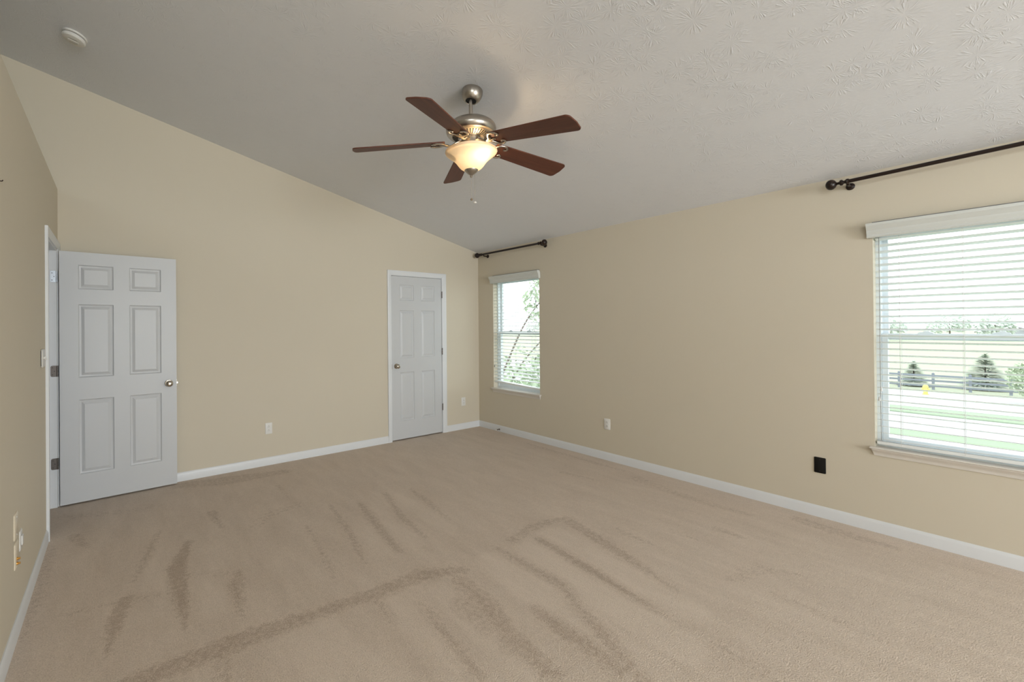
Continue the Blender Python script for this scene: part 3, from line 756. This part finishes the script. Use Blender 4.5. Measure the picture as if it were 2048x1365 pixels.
# ------------------------------------------------------------------ smoke detector
nrm = Vector((-K, 0, -1)).normalized()          # pointing down from the sloped ceiling
sx_ = -0.222; t = thing('smoke_detector', 'round white smoke detector on the sloped ceiling at upper left', 'smoke detector')
xa = YV.cross(nrm).normalized(); t.matrix_world = basis((sx_, 3.86, zc(sx_)), xa, nrm.cross(xa), nrm)
b = MB(); b.lathe([(0.070,0.0),(0.070,0.008),(0.067,0.011),(0.060,0.012)], 48); b.build('base', M_smoke, t)
b = MB(); b.lathe([(0.058,0.012),(0.058,0.018)], 48); b.build('vent_ring', M_smokedark, t)
b = MB(); b.lathe([(0.060,0.017),(0.066,0.019),(0.067,0.030),(0.062,0.038),(0.050,0.042),(0.030,0.044),(0.001,0.0445)], 48); h = b.build('cover', M_smoke, t)
b = MB(); b.box(-0.030, 0.030, -0.010, 0.010, 0.0435, 0.0465); b.build('test_button', M_smoke, t, bevel=0.002)
for ya in (0.020, -0.026):
    b = MB(); b.box(-0.022, 0.022, ya, ya+0.003, 0.0425, 0.0447); b.build('slot', M_smokedark, t)

# ------------------------------------------------------------------ ceiling fan
FX, FY = 1.89, 2.172; FZ = zc(FX)
fan = thing('ceiling_fan', 'brushed nickel ceiling fan with five dark wood blades and lit bowl', 'ceiling fan', (FX, FY, FZ))
def Z(z): return z - FZ
xa = YV.cross(nrm).normalized()
Mc = basis((0.017,0,-0.017*K), xa, nrm.cross(xa), nrm)
b = MB(); b.lathe([(0.067,-0.002),(0.068,0.010),(0.0675,0.024),(0.064,0.040),(0.057,0.056),(0.047,0.068),(0.040,0.073),(0.036,0.074),(0.034,0.069)], 48, Mc, cap1=False)
b.build('canopy', M_nickel, fan)
b = MB(); b.lathe([(0.034,0.070),(0.032,0.064),(0.001,0.060)], 32, Mc); b.build('canopy_hole', M_slot, fan)
b = MB(); b.lathe([(0.0125, Z(2.77)), (0.0125, Z(FZ-0.045))], 20); b.build('downrod', M_nickel, fan)
b = MB(); b.lathe([(0.015,Z(2.790)),(0.019,Z(2.785)),(0.021,Z(2.757)),(0.060,Z(2.752)),(0.112,Z(2.747)),(0.129,Z(2.742)),(0.133,Z(2.737)),(0.136,Z(2.736)),(0.149,Z(2.727)),(0.159,Z(2.714)),(0.164,Z(2.699)),
                  (0.163,Z(2.686)),(0.158,Z(2.674)),(0.153,Z(2.667)),(0.149,Z(2.663)),(0.140,Z(2.662)),(0.130,Z(2.662))], 64, None, True, True)
mo = b.build('motor_housing', M_nickel, fan)
b = MB()      # slotted vent plate
b.lathe([(0.131,Z(2.6635)),(0.124,Z(2.656)),(0.082,Z(2.640)),(0.072,Z(2.638)),(0.02,Z(2.638))], 64, None, False, True)
vp = b.build('vent_plate', M_nickel, fan)
b = MB()
for k in range(40):
    a = 2*PI*k/40 + 0.03
    p0, p1 = Vector((0.085, 0, Z(2.6405))), Vector((0.122, 0, Z(2.6546)))
    ax = (p1-p0).normalized(); up = YV.cross(ax).normalized()
    Mr = Matrix.Rotation(a, 4, 'Z') @ basis(p0, ax, YV, ax.cross(YV))
    ln_ = (p1-p0).length
    b.add([Mr @ Vector(q) for q in ((0,-0.0028,-0.0012),(ln_,-0.0046,-0.0012),(ln_,0.0046,-0.0012),(0,0.0028,-0.0012),(0,-0.0028,0.0012),(ln_,-0.0046,0.0012),(ln_,0.0046,0.0012),(0,0.0028,0.0012))],
          [(0,1,2,3),(4,5,6,7),(0,1,5,4),(1,2,6,5),(2,3,7,6),(3,0,4,7)])
b.build('vent_slots', M_slot, vp)
b = MB(); b.lathe([(0.064,Z(2.640)),(0.066,Z(2.634)),(0.066,Z(2.585)),(0.070,Z(2.580)),(0.072,Z(2.570)),(0.066,Z(2.562)),(0.02,Z(2.560))], 48); b.build('switch_housing', M_nickel, fan)

BLADES = [(-7.9, 2.549), (61.1, 2.609), (146.0, 2.562), (208.5, 2.552), (275.4, 2.477)]
def blade_outline(r0, r1, w0, w1):
    pts = []
    def arc(cx, cy, r, a0, a1, n=6): return [(cx + r*math.cos(a0+(a1-a0)*k/n), cy + r*math.sin(a0+(a1-a0)*k/n)) for k in range(n+1)]
    rr = 0.028
    pts += arc(r1-rr, -w1/2+rr, rr, -PI/2, 0); pts += [(r1+0.006, 0)]; pts += arc(r1-rr, w1/2-rr, rr, 0, PI/2)
    pts += arc(r0+0.02, w0/2-0.02, 0.02, PI/2, PI); pts += arc(r0+0.02, -w0/2+0.02, 0.02, PI, 1.5*PI)
    return pts
for az, zt in BLADES:
    a = math.radians(az); de = math.atan2(2.622 - zt, 0.77); pt = math.radians(13)
    xo = Vector((math.cos(a)*math.cos(de), math.sin(a)*math.cos(de), -math.sin(de)))
    lf = Vector((-math.sin(a), math.cos(a), 0)); up = xo.cross(lf)
    yl = lf*math.cos(pt) - up*math.sin(pt); zl = xo.cross(yl)
    M0 = basis((0, 0, Z(2.622)), xo, lf, up)
    Mb = basis((0, 0, Z(2.622)), xo, yl, zl)
    ol = blade_outline(0.175, 0.768, 0.118, 0.150); n = len(ol)
    b = MB(); b.add([(u, v, -0.004) for u, v in ol] + [(u, v, 0.004) for u, v in ol], [tuple(reversed(range(n))), tuple(range(n, 2*n))] + [(i, (i+1) % n, n+(i+1) % n, n+i) for i in range(n)])
    bo = b.build('blade', M_wood, fan, bevel=0.0015); bo.matrix_local = Mb
    b = MB()
    b.tube(smooth_path([(0.066, 0, 0.008), (0.095, 0, -0.002), (0.130, 0, -0.020), (0.165, 0, -0.018), (0.195, 0, -0.011)], 5), [0.010]*10+[0.008]*11, 10, 0.75)
    b.box(0.060, 0.080, -0.020, 0.020, 0.002, 0.016)
    b.v = [tuple(M0 @ Vector(p)) for p in b.v]; nb = len(b.v)
    for s in (1, -1):
        pth = smooth_path([(0.150, 0.002*s, -0.016), (0.172, 0.014*s, -0.013), (0.182, 0.036*s, -0.010), (0.200, 0.056*s, -0.010), (0.232, 0.062*s, -0.010), (0.256, 0.050*s, -0.010), (0.258, 0.034*s, -0.010), (0.244, 0.028*s, -0.010), (0.235, 0.037*s, -0.010)], 5)
        nn = len(pth); b.tube(pth, [0.0085 - 0.0035*k/nn for k in range(nn)], 10, 0.8)
    b.lathe([(0.009,-0.012),(0.009,-0.004)], 14, Matrix.Translation((0.205, 0, 0)))
    b.tube([(0.165,0,-0.014),(0.205,0,-0.009)], 0.007, 10)
    b.v = b.v[:nb] + [tuple(Mb @ Vector(p)) for p in b.v[nb:]]
    b.build('blade_arm', M_nickel, fan)

BO = [(0.1635,2.5600),(0.1680,2.5575),(0.1700,2.5520),(0.1660,2.5440),(0.1545,2.5340),(0.1400,2.5230),(0.1250,2.5115),(0.1120,2.5000),(0.1010,2.4880),(0.0915,2.4750),(0.0820,2.4620),(0.0715,2.4500),(0.0580,2.4400),(0.0420,2.4340),(0.0300,2.4320)]
prof = [(0.1520,Z(2.542)),(0.1545,Z(2.550)),(0.1565,Z(2.5575)),(0.1600,Z(2.5605))] + [(r, Z(z)) for r, z in BO]
b = MB(); b.lathe(prof, 64, None, False, False); b.build('light_bowl', M_bowl, fan, angle=60)
b = MB(); b.lathe([(0.003,Z(2.56)),(0.003,Z(2.428))], 8); b.build('center_stem', M_nickel, fan)
b = MB(); b.lathe([(0.044,Z(2.437)),(0.043,Z(2.430)),(0.034,Z(2.420)),(0.024,Z(2.411)),(0.013,Z(2.404)),(0.008,Z(2.398)),(0.009,Z(2.392)),(0.006,Z(2.386)),(0.001,Z(2.384))], 32); b.build('finial', M_nickel, fan)
def chain(dx, dy, z0, z1, m, prof, nm):
    b = MB(); b.tube([(dx, dy, Z(z0)), (dx, dy, Z(z1))], 0.0013, 6); c = b.build('pull_chain', M_nickel, fan)
    q = MB(); q.lathe(prof, 16, Matrix.Translation((dx, dy, Z(z1)))); q.build(nm, m, c)
chain(0.001, 0.0, 2.386, 2.246, M_nickel, [(0.002,0.006),(0.006,0.004),(0.009,-0.001),(0.009,-0.006),(0.005,-0.010),(0.001,-0.011)], 'pull')
chain(0.018, -0.013, 2.44, 2.226, M_plate, [(0.002,0.005),(0.008,0.002),(0.011,-0.003),(0.009,-0.008),(0.001,-0.010)], 'pull')

BX, BY, BZ = 0.004, -0.080, 2.540       # lit lamp in the bowl
def bulb(dx, dy, dz):
    b = MB(); b.lathe([(0.010,0.055),(0.012,0.040),(0.018,0.024),(0.0225,0.006),(0.022,-0.006),(0.016,-0.017),(0.008,-0.022),(0.001,-0.023)], 20, Matrix.Translation((dx, dy, Z(dz)))); return b
M_bulb = mat('frosted_bulb', (0.9, 0.85, 0.75), 0.4)
bulb(-0.075, 0.02, 2.525).build('bulb', M_bulb, fan)
lb = bpy.data.lights.new('bulb_light', 'POINT'); lb.energy = 2.6; lb.color = (1.0, 0.72, 0.42); lb.shadow_soft_size = 0.022
lo = bpy.data.objects.new('bulb_light', lb); C.objects.link(lo); lo.parent = fan; lo.location = (BX, BY, Z(BZ))

# ------------------------------------------------------------------ outside
ZG = -2.9
def ground(name, x0, x1, m, label, z=0.0, y0=-160, y1=260):
    b = MB(); b.box(x0, x1, y0, y1, ZG-0.3, ZG+z); o = b.build(name, m); return tag(o, label, 'ground', kind='structure')
M_grass = varied('lawn_grass', (0.25, 0.31, 0.21), (0.29, 0.35, 0.25), 0.8)
M_field = varied('dry_field_grass', (0.40, 0.41, 0.31), (0.34, 0.37, 0.26), 0.15)
M_conc = varied('pale_concrete', (0.44, 0.43, 0.415), (0.41, 0.40, 0.385), 0.6)
M_road = varied('weathered_asphalt', (0.42, 0.415, 0.41), (0.39, 0.385, 0.38), 0.5)
ground('near_lawn', R+0.2, 22.6, M_grass, 'lawn below the house outside the windows')
ground('near_walk', 22.6, 24.4, M_conc, 'pale walk along the near side of the road', 0.01)
ground('near_verge', 24.4, 26.0, M_grass, 'narrow grass strip on the near side of the road')
ground('street', 26.0, 31.0, M_road, 'pale street outside the right window', -0.05)
ground('far_verge', 31.0, 33.1, M_grass, 'narrow grass strip on the far side of the street')
ground('far_walk', 33.1, 40.8, M_conc, 'pale concrete apron beyond the street', 0.01)
ground('far_field', 40.8, 420, M_field, 'open grassy field beyond the dark rail fence')

M_fence = mat('grey_fence_paint', (0.19, 0.21, 0.245), 0.7)
t = thing('rail_fence', 'dark three-rail fence along the field seen through the wide window', 'fence', (42.4, 4, ZG))
for k in range(-9, 9):
    b = MB(); y = k*1.5 + 0.2; b.box(-0.06, 0.06, y-0.06, y+0.06, 0, 1.05); b.add([(-.06,y-.06,1.05),(.06,y-.06,1.05),(.06,y+.06,1.05),(-.06,y+.06,1.05),(0,y,1.10)], [(0,1,4),(1,2,4),(2,3,4),(3,0,4)]); b.build('post', M_fence, t)
for z in (0.25, 0.58, 0.90):
    b = MB(); b.box(-0.085, -0.06, -13.5, 12.5, z-0.06, z+0.06); b.build('rail', M_fence, t)

M_hyd = mat('yellow_hydrant_paint', (0.70, 0.60, 0.16), 0.5)
t = thing('fire_hydrant', 'small yellow fire hydrant beyond the street', 'hydrant', (39.2, 4.19, ZG+0.01))
b = MB(); b.lathe([(0.14,0),(0.14,0.04),(0.095,0.05),(0.095,0.40),(0.13,0.41),(0.13,0.45)], 20); b.build('barrel', M_hyd, t)
b = MB(); b.lathe([(0.12,0.45),(0.11,0.52),(0.07,0.57),(0.03,0.59),(0.03,0.63),(0.005,0.63)], 20); b.build('bonnet', M_hyd, t)
for s in (1, -1):
    b = MB(); b.lathe([(0.055,0),(0.055,0.16),(0.02,0.17)], 12, basis((0,0,0.33), XV, ZV*s, YV*s)); b.build('outlet_cap', M_hyd, t)

def leaf_cloud(mb, centers, n, size, rnd):
    for _ in range(n):
        c, rx, rz = rnd.choice(centers)
        while True:
            p = Vector((rnd.uniform(-1,1), rnd.uniform(-1,1), rnd.uniform(-1,1)))
            if p.length < 1: break
        q = Vector(c) + Vector((p.x*rx, p.y*rx, p.z*rz))
        a = Vector((rnd.gauss(0,1), rnd.gauss(0,1), rnd.gauss(0,1))).normalized(); e = a.orthogonal().normalized(); g = a.cross(e)
        s = size*rnd.uniform(0.6, 1.3)
        mb.add([q - e*s, q + g*s*0.5, q + e*s, q - g*s*0.5], [(0,1,2,3)])
M_bark = mat('grey_bark', (0.16, 0.13, 0.11), 0.9)
def leaf_mat(name, c):
    m = varied(name, c, tuple(q*0.85 for q in c), 1.5, 0.7); return m
M_needle, M_leaf, M_pale = leaf_mat('conifer_needles', (0.42, 0.49, 0.40)), leaf_mat('tree_leaves', (0.40, 0.48, 0.33)), leaf_mat('haze_paled_leaves', (0.72, 0.78, 0.72))  # far leaves lightened: distance haze is put into their colour
def conifer(loc, h, w, label, seed):
    rnd = random.Random(seed)
    t = thing('conifer_tree', label, 'tree', loc, group='conifers behind the fence')
    b = MB(); b.tube([(0,0,0),(0,0,h*0.9)], [0.06, 0.015], 8); b.build('trunk', M_bark, t)
    b = MB()
    for k in range(3200):
        z = h*(0.03 + 0.95*(1 - math.sqrt(rnd.random()))); r = w/2*(1 - z/h)**0.8*math.sqrt(rnd.uniform(0.02, 1.0))*rnd.uniform(0.8, 1.08); a = rnd.uniform(0, 2*PI)
        d = Vector((math.cos(a), math.sin(a), -0.25 + 0.6*z/h)).normalized(); p = Vector((r*math.cos(a), r*math.sin(a), z))
        g = d.cross(ZV).normalized(); s = 0.16*w/2
        b.add([p - d*s, p + g*s*0.22, p + d*s, p - g*s*0.22], [(0,1,2,3)])
    b.build('foliage', M_needle, t)
conifer((44.1, 5.25, ZG), 1.75, 1.7, 'smaller dark conifer behind the fence, beside the hydrant', 3)
conifer((44.8, 2.25, ZG), 2.35, 2.5, 'larger dark conifer behind the fence at right', 4)
def tree(loc, branches, clouds, n, size, m, label, seed, group=None, tr=0.09):
    rnd = random.Random(seed); t = thing('leafy_tree', label, 'tree', loc, group=group)
    b = MB()
    for pts, r0, r1 in branches:
        P = smooth_path(pts, 5); k = len(P); b.tube(P, [r0 + (r1-r0)*i/k for i in range(k)], 8)
    b.build('trunk', M_bark, t)
    b = MB(); leaf_cloud(b, clouds, n, size, rnd); b.build('foliage', m, t)
tree((8.6, 8.7, ZG), [([(0,0,0),(0.05,0,1.5),(0,0.05,2.4),(-0.05,0.1,4.2),(-0.1,0.2,5.8)], 0.10, 0.02), ([(0,0.02,2.9),(0.45,-0.40,4.3),(0.85,-0.80,5.1),(1.25,-1.15,5.7)], 0.030, 0.008),
      ([(0.02,0,2.3),(0.4,-0.4,3.3),(0.9,-0.85,4.1),(1.2,-1.2,4.8)], 0.026, 0.008), ([(0.9,-0.85,4.1),(1.1,-1.05,4.9),(1.15,-1.2,5.9)], 0.014, 0.005), ([(0.02,0,1.4),(0.5,-0.6,2.2),(0.8,-1.0,2.9)], 0.03, 0.01)],
     [((0.55,-0.65,2.9), 1.0, 0.95), ((0.5,-0.6,2.6), 1.0, 0.9), ((0.8,-0.9,2.8), 0.8, 0.8), ((0.9,-0.9,2.3), 1.0, 0.9), ((-0.1,0.1,2.5), 0.8, 0.7), ((1.15,-1.15,4.5), 0.40, 1.4), ((0.8,-0.75,5.0), 0.5, 0.7)], 2400, 0.075, M_leaf,
     'leafy tree close outside the narrow corner window', 11)
tree((38.2, 0.55, ZG), [([(0,0,0),(0.02,0,0.8),(0,0.02,1.6)], 0.05, 0.015)], [((0,0,1.35), 0.75, 0.9)], 700, 0.10, M_leaf, 'young leafy tree beside the fence at the right edge', 12)
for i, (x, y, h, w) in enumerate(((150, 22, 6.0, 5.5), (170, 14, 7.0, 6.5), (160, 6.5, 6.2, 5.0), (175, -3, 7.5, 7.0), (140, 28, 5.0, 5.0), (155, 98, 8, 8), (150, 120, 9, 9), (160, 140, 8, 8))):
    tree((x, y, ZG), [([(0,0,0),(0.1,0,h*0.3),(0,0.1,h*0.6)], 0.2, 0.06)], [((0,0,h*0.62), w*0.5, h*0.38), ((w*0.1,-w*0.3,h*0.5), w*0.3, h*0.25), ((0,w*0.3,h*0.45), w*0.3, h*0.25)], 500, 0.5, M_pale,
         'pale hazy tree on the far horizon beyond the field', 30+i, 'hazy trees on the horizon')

t = thing('house', 'distant grey gabled house on the horizon through the wide window', 'house', (185, 5.6, ZG))
M_siding, M_roof = mat('pale_siding', (0.40, 0.41, 0.44), 0.8), mat('dark_shingles', (0.05, 0.05, 0.06), 0.9)
b = MB(); b.prism([(-5,0),(5,0),(5,1.6),(0,3.0),(-5,1.6)], 0, 9, basis((0,0,0), YV, ZV, XV)); b.build('walls', M_siding, t)
b = MB(); b.prism([(-5.4,1.48),(0,3.0),(5.4,1.48),(5.4,1.66),(0,3.2),(-5.4,1.66)], -0.4, 9.4, basis((0,0,0), YV, ZV, XV)); b.build('roof', M_roof, t)
b = MB(); b.box(-0.05, 0, -1.0, 1.0, 0.9, 1.9); b.build('window', M_slot, t)
